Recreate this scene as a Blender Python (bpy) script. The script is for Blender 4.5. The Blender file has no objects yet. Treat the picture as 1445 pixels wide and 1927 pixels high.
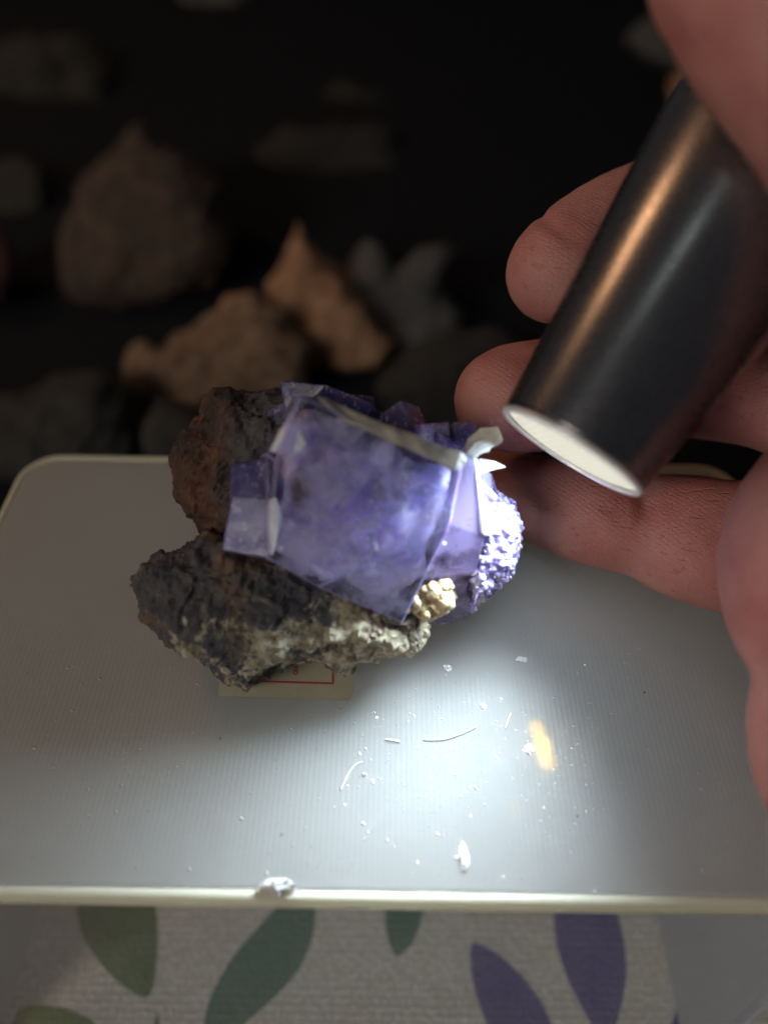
import bpy, bmesh, math, random
import numpy as np
from mathutils import Vector, Matrix, noise, Euler

# one Blender unit = one centimetre
sc = bpy.context.scene
C = sc.collection
sc.unit_settings.scale_length = 0.01
R = math.radians

# ------------------------------------------------------------------ camera
IMG_W, IMG_H = 1445.0, 1927.0
FPX = 1392.0
CAM_H = 16.5
cam_d = bpy.data.cameras.new('camera')
cam = bpy.data.objects.new('camera', cam_d)
C.objects.link(cam)
cam_d.sensor_fit = 'VERTICAL'
cam_d.sensor_height = 36.0
cam_d.sensor_width = 36.0
cam_d.lens = 36.0 * FPX / IMG_H
cam_d.clip_start = 0.1
cam_d.clip_end = 2000
CAM_M = Matrix.Translation((0, 0, CAM_H)) @ Matrix.Rotation(R(42), 4, 'X') @ Matrix.Rotation(R(0.9), 4, 'Z')
cam.matrix_world = CAM_M
cam_d.dof.use_dof = True
cam_d.dof.focus_distance = 10.9
cam_d.dof.aperture_fstop = 0.026 / 0.41
sc.camera = cam

# ------------------------------------------------------------------ world, exposure, room lamp
w = bpy.data.worlds.new('World')
sc.world = w
w.use_nodes = True
bg = w.node_tree.nodes['Background']
bg.inputs['Color'].default_value = (0.55, 0.62, 0.75, 1)
bg.inputs['Strength'].default_value = 0.035
sc.view_settings.view_transform = 'Standard'
sc.view_settings.look = 'None'
sc.view_settings.exposure = 0.62
sc.view_settings.gamma = 1
cy = sc.cycles
cy.max_bounces = 8
cy.diffuse_bounces = 3
cy.glossy_bounces = 3
cy.transmission_bounces = 5
cy.transparent_max_bounces = 12
cy.volume_bounces = 0
cy.use_light_tree = False
cy.use_adaptive_sampling = True
cy.adaptive_threshold = 0.03


def area(name, loc, target, size, power, col):
    d = bpy.data.lights.new(name, 'AREA')
    d.shape = 'DISK'
    d.size = size
    d.energy = power
    d.color = col
    o = bpy.data.objects.new(name, d)
    C.objects.link(o)
    o.location = loc
    o.rotation_euler = (Vector(target) - Vector(loc)).to_track_quat('-Z', 'Y').to_euler()
    return o


# the warm ceiling lamp of the room, up and to the left, and an unseen fill light added at the front left
area('room_lamp', (-60, 54, 66), (0, 18, 4), 16, 7500, (1.0, 0.52, 0.24))
area('ceiling_lamp', (-34, -20, 120), (0, 8, 6), 10, 1100, (0.85, 1.0, 0.88))
area('fill_light', (-85, -80, 72), (0, 4, 4), 60, 44000, (1.0, 0.93, 0.83))


# ------------------------------------------------------------------ helpers
def P(u, v, z):
    """world point seen at photo pixel (u, v) at depth z along the view axis"""
    return CAM_M @ Vector(((u - IMG_W / 2) / FPX * z, -(v - IMG_H / 2) / FPX * z, -z))


def on_plane(u, v, h):
    o = CAM_M.translation
    d = P(u, v, 1.0) - o
    return o + d * ((h - o.z) / d.z)


def tag(o, label=None, cat=None, group=None, kind=None):
    if label: o['label'] = label
    if cat: o['category'] = cat
    if group: o['group'] = group
    if kind: o['kind'] = kind
    return o


def empty(name, loc, label, cat, group=None):
    o = bpy.data.objects.new(name, None)
    o.empty_display_size = 0.5
    C.objects.link(o)
    o.location = loc
    bpy.context.view_layer.update()
    return tag(o, label, cat, group)


def link(name, me, mat, parent=None, smooth=False):
    """link a mesh whose coordinates are world coordinates; keep them when parented"""
    o = bpy.data.objects.new(name, me)
    C.objects.link(o)
    if mat: me.materials.append(mat)
    if smooth:
        me.polygons.foreach_set('use_smooth', [True] * len(me.polygons))
    if parent:
        o.parent = parent
        m = Matrix.Identity(4)
        q = parent
        while q:
            m = Matrix.Translation(q.location) @ m
            q = q.parent
        me.transform(m.inverted())
    else:
        # origin at the middle of the base
        co = np.empty(len(me.vertices) * 3, 'f'); me.vertices.foreach_get('co', co); co = co.reshape(-1, 3)
        c = (co.min(0) + co.max(0)) / 2
        t = Vector((float(c[0]), float(c[1]), float(co[:, 2].min())))
        me.transform(Matrix.Translation(-t))
        o.location = t
    return o


def bm_mesh(bm, name='mesh'):
    bmesh.ops.recalc_face_normals(bm, faces=bm.faces)
    me = bpy.data.meshes.new(name)
    bm.to_mesh(me)
    bm.free()
    return me


def get_co(me):
    a = np.empty(len(me.vertices) * 3, 'f'); me.vertices.foreach_get('co', a)
    return a.reshape(-1, 3)


def get_no(me):
    a = np.empty(len(me.vertices) * 3, 'f'); me.vertices.foreach_get('normal', a)
    return a.reshape(-1, 3)


def set_co(me, co):
    me.vertices.foreach_set('co', co.astype('f').ravel())
    me.update()


def remesh(me, voxel, smooth=0):
    o = bpy.data.objects.new('tmp', me)
    C.objects.link(o)
    m = o.modifiers.new('r', 'REMESH')
    m.mode = 'VOXEL'
    m.voxel_size = voxel
    if smooth:
        s = o.modifiers.new('s', 'SMOOTH')
        s.factor = 0.5
        s.iterations = smooth
    dg = bpy.context.evaluated_depsgraph_get()
    out = bpy.data.meshes.new_from_object(o.evaluated_get(dg))
    bpy.data.objects.remove(o)
    return out


def fbm(p, octv=4, h=1.0):
    return noise.fractal(p, h, 2.1, octv)


def displace(me, fn):
    co, no = get_co(me), get_no(me)
    d = np.array([fn(Vector(c), n) for c, n in zip(co.tolist(), no.tolist())], 'f')
    set_co(me, co + no * d[:, None])


def slab(outline, z, thick, tilt=(0, 0), power=0.55, center=None, push=0.0):
    """rounded solid whose outline as seen by the camera is the pixel polygon; z is its mid depth"""
    pts = [Vector(p) for p in outline]
    c = Vector(center) if center else sum(pts, Vector((0, 0))) / len(pts)
    rings = []
    bm = bmesh.new()
    N = 9
    for k in range(1, N):
        ph = math.pi / 2 - math.pi * k / N
        s = abs(math.cos(ph)) ** power
        dz = -thick * math.copysign(abs(math.sin(ph)) ** 0.8, math.sin(ph))
        ring = []
        for p in pts:
            q = c + (p - c) * s
            zz = z + tilt[0] * (q.x - c.x) + tilt[1] * (q.y - c.y) + dz + push * (1 - s)
            ring.append(bm.verts.new(P(q.x, q.y, zz)))
        rings.append(ring)
    n = len(pts)
    f0 = bm.verts.new(P(c.x, c.y, z - thick)); f1 = bm.verts.new(P(c.x, c.y, z + thick))
    for i in range(n):
        j = (i + 1) % n
        bm.faces.new((f0, rings[0][i], rings[0][j]))
        bm.faces.new((f1, rings[-1][j], rings[-1][i]))
        for a, b in zip(rings, rings[1:]):
            bm.faces.new((a[i], b[i], b[j], a[j]))
    return bm_mesh(bm)


def hull(points, bevel=0.0, seg=2, edge=-1):
    bm = bmesh.new()
    for p in points: bm.verts.new(p)
    r = bmesh.ops.convex_hull(bm, input=bm.verts)
    bmesh.ops.delete(bm, geom=[g for g in r['geom_interior'] if isinstance(g, bmesh.types.BMVert)], context='VERTS')
    bmesh.ops.dissolve_limit(bm, angle_limit=R(7), verts=bm.verts, edges=bm.edges)
    if bevel:
        bmesh.ops.bevel(bm, geom=bm.edges[:], offset=bevel, segments=seg, affect='EDGES', profile=0.6, material=edge)
    return bm_mesh(bm)


def tube_blobs(chains, step=0.25):
    """spheres strung along chains of (point, radius); joined later by a voxel remesh"""
    bm = bmesh.new()
    bmesh.ops.create_icosphere(bm, subdivisions=3, radius=1)
    bm.verts.index_update()
    sv = np.array([v.co[:] for v in bm.verts]); sf = np.array([[v.index for v in f.verts] for f in bm.faces])
    bm.free()
    V, F = [], []
    for ch in chains:
        for (a, ra), (b, rb) in zip(ch, ch[1:]):
            n = max(2, int((b - a).length / step))
            for i in range(n + 1):
                t = i / n
                F.append(sf + len(V) * len(sv))
                V.append(sv * (ra + (rb - ra) * t) + np.array(a.lerp(b, t)))
    me = bpy.data.meshes.new('blobs')
    me.from_pydata(np.concatenate(V).tolist(), [], np.concatenate(F).tolist())
    return me


def spline(pts, n=6):
    """Catmull-Rom through [(Vector, radius)]"""
    out = []
    q = [pts[0]] + list(pts) + [pts[-1]]
    for i in range(1, len(q) - 2):
        p0, p1, p2, p3 = q[i - 1], q[i], q[i + 1], q[i + 2]
        for k in range(n):
            t = k / n
            f = lambda a, b, c, d: 0.5 * ((2 * b) + (c - a) * t + (2 * a - 5 * b + 4 * c - d) * t * t + (3 * b - a - 3 * c + d) * t ** 3)
            out.append((f(p0[0], p1[0], p2[0], p3[0]), f(p0[1], p1[1], p2[1], p3[1])))
    out.append(pts[-1])
    return out


def lathe(profile, axis_o, axis_d, seg=64, caps=True):
    """profile: (distance along axis, radius)"""
    d = Vector(axis_d).normalized()
    x = d.orthogonal().normalized(); y = d.cross(x)
    bm = bmesh.new()
    rings = []
    for t, r in profile:
        rings.append([bm.verts.new(Vector(axis_o) + d * t + (x * math.cos(2 * math.pi * k / seg) + y * math.sin(2 * math.pi * k / seg)) * r) for k in range(seg)])
    for a, b in zip(rings, rings[1:]):
        for k in range(seg):
            j = (k + 1) % seg
            bm.faces.new((a[k], b[k], b[j], a[j]))
    if caps:
        bm.faces.new(rings[0]); bm.faces.new(rings[-1])
    return bm_mesh(bm)


# ------------------------------------------------------------------ materials
class N:
    """tiny node-tree helper"""
    def __init__(s, name):
        s.m = bpy.data.materials.new(name); s.m.use_nodes = True
        s.t = s.m.node_tree; s.t.nodes.clear()
        s.out = s.t.nodes.new('ShaderNodeOutputMaterial')
        s.tc = s.t.nodes.new('ShaderNodeTexCoord')

    def new(s, typ, ins=None, **kw):
        n = s.t.nodes.new(typ)
        for k, v in kw.items(): setattr(n, k, v)
        for k, v in (ins or {}).items(): s.put(n.inputs[k], v)
        return n

    def put(s, sock, v):
        if isinstance(v, bpy.types.NodeSocket): s.t.links.new(v, sock)
        else:
            if sock.type == 'RGBA' and len(v) == 3: v = (*v, 1)
            sock.default_value = v

    def pos(s):
        return s.new('ShaderNodeNewGeometry').outputs['Position']

    def noise(s, scale, detail=6, rough=0.6, dist=0.0, vec=None, lac=2.0):
        return s.new('ShaderNodeTexNoise', {'Vector': vec or s.tc.outputs['Object'], 'Scale': scale, 'Detail': detail, 'Roughness': rough, 'Distortion': dist, 'Lacunarity': lac}).outputs['Fac']

    def voro(s, scale, feat='F1', out='Distance', vec=None, rnd=1.0):
        return s.new('ShaderNodeTexVoronoi', {'Vector': vec or s.tc.outputs['Object'], 'Scale': scale, 'Randomness': rnd}, feature=feat).outputs[out]

    def ramp(s, fac, stops, interp='LINEAR'):
        n = s.new('ShaderNodeValToRGB', {'Fac': fac})
        cr = n.color_ramp; cr.interpolation = interp
        while len(cr.elements) < len(stops): cr.elements.new(0.5)
        for e, (p, c) in zip(cr.elements, stops):
            e.position = p
            e.color = (*c, 1) if isinstance(c, (tuple, list)) else (c, c, c, 1)
        return n.outputs['Color']

    def mix(s, fac, a, b, mode='MIX'):
        n = s.new('ShaderNodeMix', data_type='RGBA', blend_type=mode)
        s.put(n.inputs[0], fac); s.put(n.inputs[6], a); s.put(n.inputs[7], b)
        return n.outputs[2]

    def math(s, op, a, b=0.0, clamp=False):
        n = s.new('ShaderNodeMath', operation=op, use_clamp=clamp)
        s.put(n.inputs[0], a); s.put(n.inputs[1], b)
        return n.outputs[0]

    def maprange(s, v, a, b, c=0.0, d=1.0):
        return s.new('ShaderNodeMapRange', {'Value': v, 'From Min': a, 'From Max': b, 'To Min': c, 'To Max': d}).outputs[0]

    def bump(s, h, strength, dist, normal=None):
        i = {'Height': h, 'Strength': strength, 'Distance': dist}
        if normal: i['Normal'] = normal
        return s.new('ShaderNodeBump', i).outputs[0]

    def xyz(s, v):
        return s.new('ShaderNodeSeparateXYZ', {'Vector': v}).outputs

    def principled(s, **ins):
        n = s.new('ShaderNodeBsdfPrincipled')
        for k, v in ins.items(): s.put(n.inputs[k.replace('_', ' ')], v)
        return n.outputs[0]

    def done(s, sh):
        s.t.links.new(sh, s.out.inputs['Surface'])
        return s.m


def mat_rock(name, cols, scale=1.2, rough=0.9, bump=0.25, bdist=0.05):
    n = N(name)
    a = n.noise(scale, 8, 0.65)
    col = n.ramp(a, [(0.25 + 0.5 * i / max(1, len(cols) - 1), c) for i, c in enumerate(cols)])
    b = n.noise(scale * 7, 6, 0.7)
    col = n.mix(n.ramp(b, [(0.4, 0.0), (0.75, 0.55)]), col, tuple(min(1, x * 2.0 + 0.01) for x in cols[-1]))
    return n.done(n.principled(Base_Color=col, Roughness=rough, Normal=n.bump(b, bump, bdist)))


def mat_fluorite(name, deep, pale, smoke, trans=0.45, rough=0.12, scale=1.0):
    n = N(name)
    o = n.tc.outputs['Object']
    big = n.noise(0.75 * scale, 3, 0.5, 0.8)
    mid = n.noise(2.6 * scale, 5, 0.62, 0.5)
    fin = n.noise(9 * scale, 5, 0.65)
    col = n.ramp(big, [(0.34, smoke), (0.47, deep), (0.62, pale)])
    col = n.mix(n.ramp(mid, [(0.5, 0.0), (0.72, 0.75)]), col, pale)
    col = n.mix(n.ramp(fin, [(0.58, 0.0), (0.75, 0.5)]), col, (0.82, 0.84, 0.95))
    tr = n.math('MULTIPLY', n.maprange(mid, 0.42, 0.66, 1.0, 0.25), trans)
    h = n.noise(3.0, 3, 0.5)
    h2 = n.noise(40.0, 3, 0.6)
    nb = n.bump(h, 0.10, 0.12)
    nb = n.bump(h2, 0.10, 0.01, nb)
    return n.done(n.principled(Base_Color=col, Roughness=n.maprange(fin, 0.4, 0.7, rough, rough + 0.25), IOR=1.434,
                               Transmission_Weight=tr, Subsurface_Weight=0.85, Subsurface_Radius=(0.75, 0.7, 1.25),
                               Subsurface_Scale=0.9, Normal=nb))


def blob(n, px, rad, wob, soft=0.6):
    ds = n.new('ShaderNodeVectorMath', {0: n.pos(), 1: tuple(P(*px))}, operation='DISTANCE').outputs['Value']
    ds = n.math('ADD', ds, n.math('MULTIPLY', n.math('SUBTRACT', wob, 0.5), rad * 2.2))
    return n.maprange(ds, rad, rad * (1 - soft))


def mat_shell(name, tint, veil, amount, spots=()):
    """clear outer zone of a crystal: lets light straight through, glossy, with milky veils"""
    n = N(name)
    v = n.noise(1.6, 6, 0.62, 0.9)
    w_ = n.noise(7.0, 5, 0.66, 0.4)
    k = n.math('MULTIPLY', n.ramp(v, [(0.40, 0.12), (0.68, 1.0)]), n.ramp(w_, [(0.3, 0.45), (0.65, 1.0)]))
    k = n.math('MULTIPLY', k, amount)
    spk = n.ramp(n.voro(6.5), [(0.045, 0.9), (0.075, 0.0)])  # pale specks painted in as sparkle
    k = n.math('MAXIMUM', k, n.math('MULTIPLY', spk, n.ramp(v, [(0.5, 0.0), (0.6, 0.8)])))
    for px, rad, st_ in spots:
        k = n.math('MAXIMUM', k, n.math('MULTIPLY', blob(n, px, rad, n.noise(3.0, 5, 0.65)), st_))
    t = n.new('ShaderNodeBsdfTransparent', {'Color': (*tint, 1)}).outputs[0]
    d = n.new('ShaderNodeBsdfDiffuse', {'Color': (*veil, 1)}).outputs[0]
    l = n.new('ShaderNodeBsdfTranslucent', {'Color': (*veil, 1)}).outputs[0]
    dl = n.new('ShaderNodeMixShader', {0: 0.5, 1: d, 2: l}).outputs[0]
    b = n.new('ShaderNodeMixShader', {0: k, 1: t, 2: dl}).outputs[0]
    nb = n.bump(n.noise(2.2, 4, 0.55), 0.35, 0.10)
    nb = n.bump(n.noise(30, 3, 0.6), 0.12, 0.01, nb)
    g = n.new('ShaderNodeBsdfGlossy', {'Color': (1, 1, 1, 1), 'Roughness': n.maprange(w_, 0.3, 0.7, 0.08, 0.3), 'Normal': nb}).outputs[0]
    f = n.new('ShaderNodeFresnel', {'IOR': 1.434, 'Normal': nb}).outputs[0]
    return n.done(n.new('ShaderNodeMixShader', {0: f, 1: b, 2: g}).outputs[0])


def mat_core(name):
    """cloudy inner zone of the big crystal: violet, smoke, white feathers and a brown stain"""
    n = N(name)
    big = n.noise(0.9, 3, 0.5, 1.0)
    mid = n.noise(2.4, 6, 0.65, 1.2)
    fin = n.noise(8, 6, 0.7, 0.6)
    col = n.ramp(big, [(0.32, (0.38, 0.39, 0.60)), (0.48, (0.56, 0.48, 0.97)), (0.66, (0.54, 0.54, 0.82))])
    for px, rad, cc in (((640, 1010, 9.5), 0.95, (0.60, 0.52, 0.97)), ((570, 1010, 9.5), 0.6, (0.70, 0.66, 0.98)), ((780, 900, 9.6), 0.75, (0.31, 0.32, 0.44)), ((650, 800, 9.4), 0.55, (0.30, 0.31, 0.48)),
                        ((600, 880, 9.5), 0.40, (0.42, 0.40, 0.55)), ((720, 1120, 9.9), 0.7, (0.76, 0.70, 0.92)), ((850, 980, 9.7), 0.3, (0.42, 0.26, 0.78))):
        col = n.mix(n.math('MULTIPLY', blob(n, px, rad, mid), 0.85), col, cc)
    col = n.mix(n.ramp(mid, [(0.50, 0.0), (0.68, 0.8)]), col, (0.72, 0.73, 0.97))
    col = n.mix(n.ramp(mid, [(0.28, 0.6), (0.40, 0.0)]), col, (0.14, 0.14, 0.28))
    sp = n.math('MULTIPLY', n.ramp(fin, [(0.56, 0.0), (0.66, 1.0)]), n.math('MAXIMUM', blob(n, (770, 930, 9.6), 0.8, big), blob(n, (560, 960, 9.5), 0.4, big)))
    col = n.mix(sp, col, (0.85, 0.88, 0.96))
    for px, rad in (((563, 925, 9.55), 0.15), ((566, 900, 9.5), 0.11)):
        col = n.mix(n.math('MULTIPLY', blob(n, px, rad * 1.5, mid), 0.9), col, (0.13, 0.085, 0.04))
    nb = n.bump(mid, 0.6, 0.15)
    return n.done(n.principled(Base_Color=col, Roughness=0.35, IOR=1.3, Subsurface_Weight=0.9, Subsurface_Radius=(0.85, 0.8, 1.2), Subsurface_Scale=0.8, Normal=nb))


def mat_matrix(name, red):
    """dark ironstone with paler crust"""
    n = N(name)
    a = n.noise(1.1, 8, 0.65, 0.6)
    if red:
        col = n.ramp(a, [(0.3, (0.012, 0.011, 0.012)), (0.46, (0.04, 0.022, 0.016)), (0.6, (0.10, 0.044, 0.026)), (0.75, (0.16, 0.075, 0.04))])
    else:
        col = n.ramp(a, [(0.3, (0.03, 0.03, 0.042)), (0.47, (0.07, 0.065, 0.072)), (0.6, (0.12, 0.075, 0.05)), (0.75, (0.22, 0.12, 0.07))])
    p = n.xyz(n.pos())
    wob = n.noise(0.9, 4, 0.6)
    # grey face of the upper block; pale crust grows on the under side and right end of the lower block
    if red:
        g = n.maprange(n.math('ADD', p[0], n.math('MULTIPLY', wob, 0.9)), -1.95, -1.6)
        col = n.mix(g, col, n.ramp(n.noise(2.2, 7, 0.7), [(0.35, (0.02, 0.02, 0.024)), (0.7, (0.11, 0.10, 0.10))]))
        f = n.noise(9, 6, 0.7)
        col = n.mix(n.ramp(f, [(0.60, 0.0), (0.72, 0.7)]), col, (0.30, 0.14, 0.07))
    else:
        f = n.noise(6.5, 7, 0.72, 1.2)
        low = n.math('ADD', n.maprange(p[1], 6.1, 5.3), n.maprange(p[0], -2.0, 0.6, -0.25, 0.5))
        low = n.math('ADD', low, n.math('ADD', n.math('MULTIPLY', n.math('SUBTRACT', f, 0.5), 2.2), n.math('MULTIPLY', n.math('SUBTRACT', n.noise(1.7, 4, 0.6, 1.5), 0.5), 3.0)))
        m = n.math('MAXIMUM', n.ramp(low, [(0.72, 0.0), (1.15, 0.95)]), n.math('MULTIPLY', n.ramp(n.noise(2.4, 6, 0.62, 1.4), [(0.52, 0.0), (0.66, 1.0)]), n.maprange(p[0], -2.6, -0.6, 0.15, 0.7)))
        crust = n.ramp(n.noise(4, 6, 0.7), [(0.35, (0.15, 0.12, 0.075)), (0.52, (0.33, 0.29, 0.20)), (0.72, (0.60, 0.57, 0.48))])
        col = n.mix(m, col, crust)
    nb = n.bump(n.noise(14, 8, 0.75), 0.6, 0.05)
    return n.done(n.principled(Base_Color=col, Roughness=0.72, Normal=nb, Specular_IOR_Level=0.35))


def mat_frosted(name, col, rough=0.52, transl=0.35, marks=True, back=1.0):
    """milky plastic: partly lets light through, satin gloss, scuffs and scratches"""
    n = N(name)
    o = n.tc.outputs['Object']
    soft = n.noise(0.35, 4, 0.55)
    c = n.mix(n.ramp(soft, [(0.35, 0.0), (0.7, 0.35)]), col, tuple(x * 0.86 for x in col))
    rg = n.maprange(n.noise(2.2, 7, 0.7), 0.3, 0.75, rough - 0.06, rough + 0.14)
    nb = None
    if marks:
        # hair scratches: stretched noise at two angles, thresholded
        for ang, sx in ((0.35, 0.55), (-0.9, 0.7), (1.5, 0.4)):
            mp = n.new('ShaderNodeMapping', {'Vector': o, 'Rotation': (0, 0, ang), 'Scale': (sx, 26.0, 1)})
            s = n.noise(1.0, 2, 0.4, 0.3, vec=mp.outputs[0])
            gate = n.noise(0.9, 2, 0.5, vec=n.new('ShaderNodeMapping', {'Vector': o, 'Location': (ang * 9, 3, 0)}).outputs[0])
            k = n.math('MULTIPLY', n.ramp(s, [(0.68, 0.0), (0.73, 1.0)]), n.ramp(gate, [(0.48, 0.0), (0.62, 0.4)]))
            c = n.mix(k, c, (0.9, 0.9, 0.88))
        smear = n.noise(0.8, 7, 0.75, 1.5)
        c = n.mix(n.ramp(smear, [(0.5, 0.0), (0.75, 0.35)]), c, (0.93, 0.93, 0.93))
        dots = n.voro(3.2)
        c = n.mix(n.ramp(dots, [(0.035, 0.35), (0.06, 0.0)]), c, (0.93, 0.93, 0.95))
        dark = n.voro(1.3, vec=n.new('ShaderNodeMapping', {'Vector': o, 'Location': (4.2, 1.7, 0)}).outputs[0])
        c = n.mix(n.ramp(dark, [(0.018, 0.75), (0.028, 0.0)]), c, (0.03, 0.03, 0.03))
        rib = n.new('ShaderNodeTexWave', {'Vector': o, 'Scale': 4.2, 'Distortion': 0.4, 'Detail': 1}, bands_direction='X').outputs['Fac']
        nb = n.bump(rib, 0.16, 0.02)
        nb = n.bump(n.noise(22, 4, 0.6), 0.05, 0.01, nb)
    dif = n.new('ShaderNodeBsdfDiffuse', {'Color': n.mix(1.0, c, (back,) * 3, 'MULTIPLY'), **({'Normal': nb} if nb else {})}).outputs[0]
    tra = n.new('ShaderNodeBsdfTranslucent', {'Color': c}).outputs[0]
    mx = n.new('ShaderNodeMixShader', {0: transl, 1: dif, 2: tra}).outputs[0]
    gi = {'Color': (1, 1, 1, 1), 'Roughness': rg}
    if nb: gi['Normal'] = nb
    gl = n.new('ShaderNodeBsdfGlossy', gi).outputs[0]
    fr = n.math('MULTIPLY', n.new('ShaderNodeFresnel', {'IOR': 1.45}).outputs[0], 0.35)
    return n.done(n.new('ShaderNodeMixShader', {0: fr, 1: mx, 2: gl}).outputs[0])


def mat_clear(name):
    n = N(name)
    haze = n.ramp(n.noise(1.2, 5, 0.6), [(0.3, 0.01), (0.8, 0.06)])
    t = n.new('ShaderNodeBsdfTransparent', {'Color': (0.94, 0.95, 0.97, 1)}).outputs[0]
    d = n.new('ShaderNodeBsdfDiffuse', {'Color': (0.7, 0.7, 0.72, 1)}).outputs[0]
    a = n.new('ShaderNodeMixShader', {0: haze, 1: t, 2: d}).outputs[0]
    g = n.new('ShaderNodeBsdfGlossy', {'Color': (1, 1, 1, 1), 'Roughness': 0.08}).outputs[0]
    return n.done(n.new('ShaderNodeMixShader', {0: n.math('MULTIPLY', n.new('ShaderNodeFresnel', {'IOR': 1.45}).outputs[0], 0.2), 1: a, 2: g}).outputs[0])


def mat_cloth(name, col, col2):
    n = N(name)
    p = n.pos()
    wx = n.new('ShaderNodeTexWave', {'Vector': p, 'Scale': 2.7, 'Distortion': 2.2, 'Detail': 3, 'Detail Scale': 2.5}, bands_direction='X').outputs['Fac']
    wy = n.new('ShaderNodeTexWave', {'Vector': p, 'Scale': 2.2, 'Distortion': 2.4, 'Detail': 3, 'Detail Scale': 2.5}, bands_direction='Y').outputs['Fac']
    mp = n.new('ShaderNodeMapping', {'Vector': p, 'Scale': (1.0, 0.62, 1.0)}).outputs[0]
    h = n.math('ADD', n.ramp(n.voro(12.5, vec=mp, rnd=0.5), [(0.15, 1.0), (0.55, 0.0)]), n.math('MULTIPLY', n.math('MULTIPLY', wx, wy), 0.35))
    slub = n.noise(7, 5, 0.7, vec=p)
    c = n.mix(n.ramp(h, [(0.05, 0.75), (0.6, 0.0)]), col, col2)
    c = n.mix(n.ramp(slub, [(0.4, 0.35), (0.7, 0.0)]), c, col2)
    return n.done(n.principled(Base_Color=c, Roughness=0.95, Normal=n.bump(n.math('ADD', h, slub), 0.7, 0.05), Specular_IOR_Level=0.1))


def mat_plain(name, col, rough=0.5, metal=0.0, bump=0.0, bscale=10, **kw):
    n = N(name)
    a = n.noise(bscale, 5, 0.6)
    c = n.mix(n.ramp(a, [(0.35, 0.0), (0.7, 0.4)]), col, tuple(min(1, x * 1.35 + 0.004) for x in col))
    ins = dict(Base_Color=c, Roughness=rough, Metallic=metal, **kw)
    if bump: ins['Normal'] = n.bump(a, bump, 0.05)
    return n.done(n.principled(**ins))


def mat_skin():
    n = N('skin')
    o = n.tc.outputs['Object']
    blot = n.noise(0.9, 4, 0.6)
    col = n.ramp(blot, [(0.3, (0.36, 0.12, 0.105)), (0.5, (0.44, 0.185, 0.16)), (0.72, (0.48, 0.24, 0.205))])
    fine = n.noise(7, 5, 0.65)
    col = n.mix(n.ramp(fine, [(0.45, 0.0), (0.75, 0.25)]), col, (0.47, 0.17, 0.14))
    # ridges of the fingertips and the fine criss-cross of palm skin
    wav = n.new('ShaderNodeTexWave', {'Vector': o, 'Scale': 5.5, 'Distortion': 4.5, 'Detail': 2, 'Detail Scale': 0.5}, bands_direction='DIAGONAL').outputs['Fac']
    cell = n.voro(16, 'DISTANCE_TO_EDGE')
    h = n.math('ADD', n.math('MULTIPLY', wav, 0.35), n.ramp(cell, [(0.0, 0.0), (0.12, 1.0)]))
    mp = n.new('ShaderNodeMapping', {'Vector': o, 'Rotation': (0.5, 0.2, 0.4), 'Scale': (1.2, 9, 9)})
    line = n.ramp(n.noise(1.0, 3, 0.5, 0.4, vec=mp.outputs[0]), [(0.30, 0.0), (0.37, 1.0)])
    col = n.mix(n.math('MULTIPLY', n.math('SUBTRACT', 1.0, line), 0.35), col, (0.30, 0.09, 0.075))
    nb = n.bump(h, 0.4, 0.03)
    nb = n.bump(line, 0.45, 0.06, nb)
    return n.done(n.principled(Base_Color=col, Roughness=0.56, Subsurface_Weight=0.35, Subsurface_Radius=(1.0, 0.35, 0.2),
                               Subsurface_Scale=0.22, Specular_IOR_Level=0.4, Normal=nb))


def mat_emit(name, col, strength):
    n = N(name)
    a = n.noise(4, 4, 0.6)
    c = n.mix(n.ramp(a, [(0.4, 0.0), (0.7, 0.25)]), col, tuple(x * 0.80 for x in col))
    c = n.mix(n.ramp(n.voro(5.0), [(0.04, 0.5), (0.09, 0.0)]), c, tuple(x * 0.6 for x in col))
    rb = n.new('ShaderNodeTexWave', {'Vector': n.pos(), 'Scale': 3.6, 'Distortion': 0.6, 'Detail': 1}, bands_direction='X').outputs['Fac']
    c = n.mix(n.math('MULTIPLY', rb, 0.35), c, tuple(x * 0.72 for x in col))
    rim = n.new('ShaderNodeVectorMath', {0: n.pos(), 1: tuple(face_c)}, operation='DISTANCE').outputs['Value']
    c = n.mix(n.ramp(rim, [(0.62, 0.0), (0.80, 0.30), (0.86, 0.0)]), c, (0.72, 0.70, 0.58))
    return n.done(n.new('ShaderNodeEmission', {'Color': c, 'Strength': strength}).outputs[0])


# ------------------------------------------------------------------ ground: cloth and dark table behind
def sheet(name, pts, z, mat, parent=None):
    bm = bmesh.new()
    bm.faces.new([bm.verts.new((x, y, z)) for x, y in pts])
    return link(name, bm_mesh(bm), mat, parent)


M_cloth = mat_cloth('linen', (0.90, 0.85, 0.75), (0.52, 0.46, 0.38))
cloth = sheet('tablecloth', [(-90, -60), (90, -60), (90, 13.5), (-90, 13.5)], 0.0, M_cloth)
tag(cloth, 'cream linen tablecloth printed with green and violet leaves', kind='structure')
M_dark = mat_plain('dark_felt', (0.009, 0.010, 0.012), 0.95, bump=0.3, bscale=6, Specular_IOR_Level=0.05)
tag(sheet('table', [(-150, 12), (150, 12), (150, 140), (-150, 140)], -0.03, M_dark), 'black cloth covered table under the mineral specimens', kind='structure')

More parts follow.
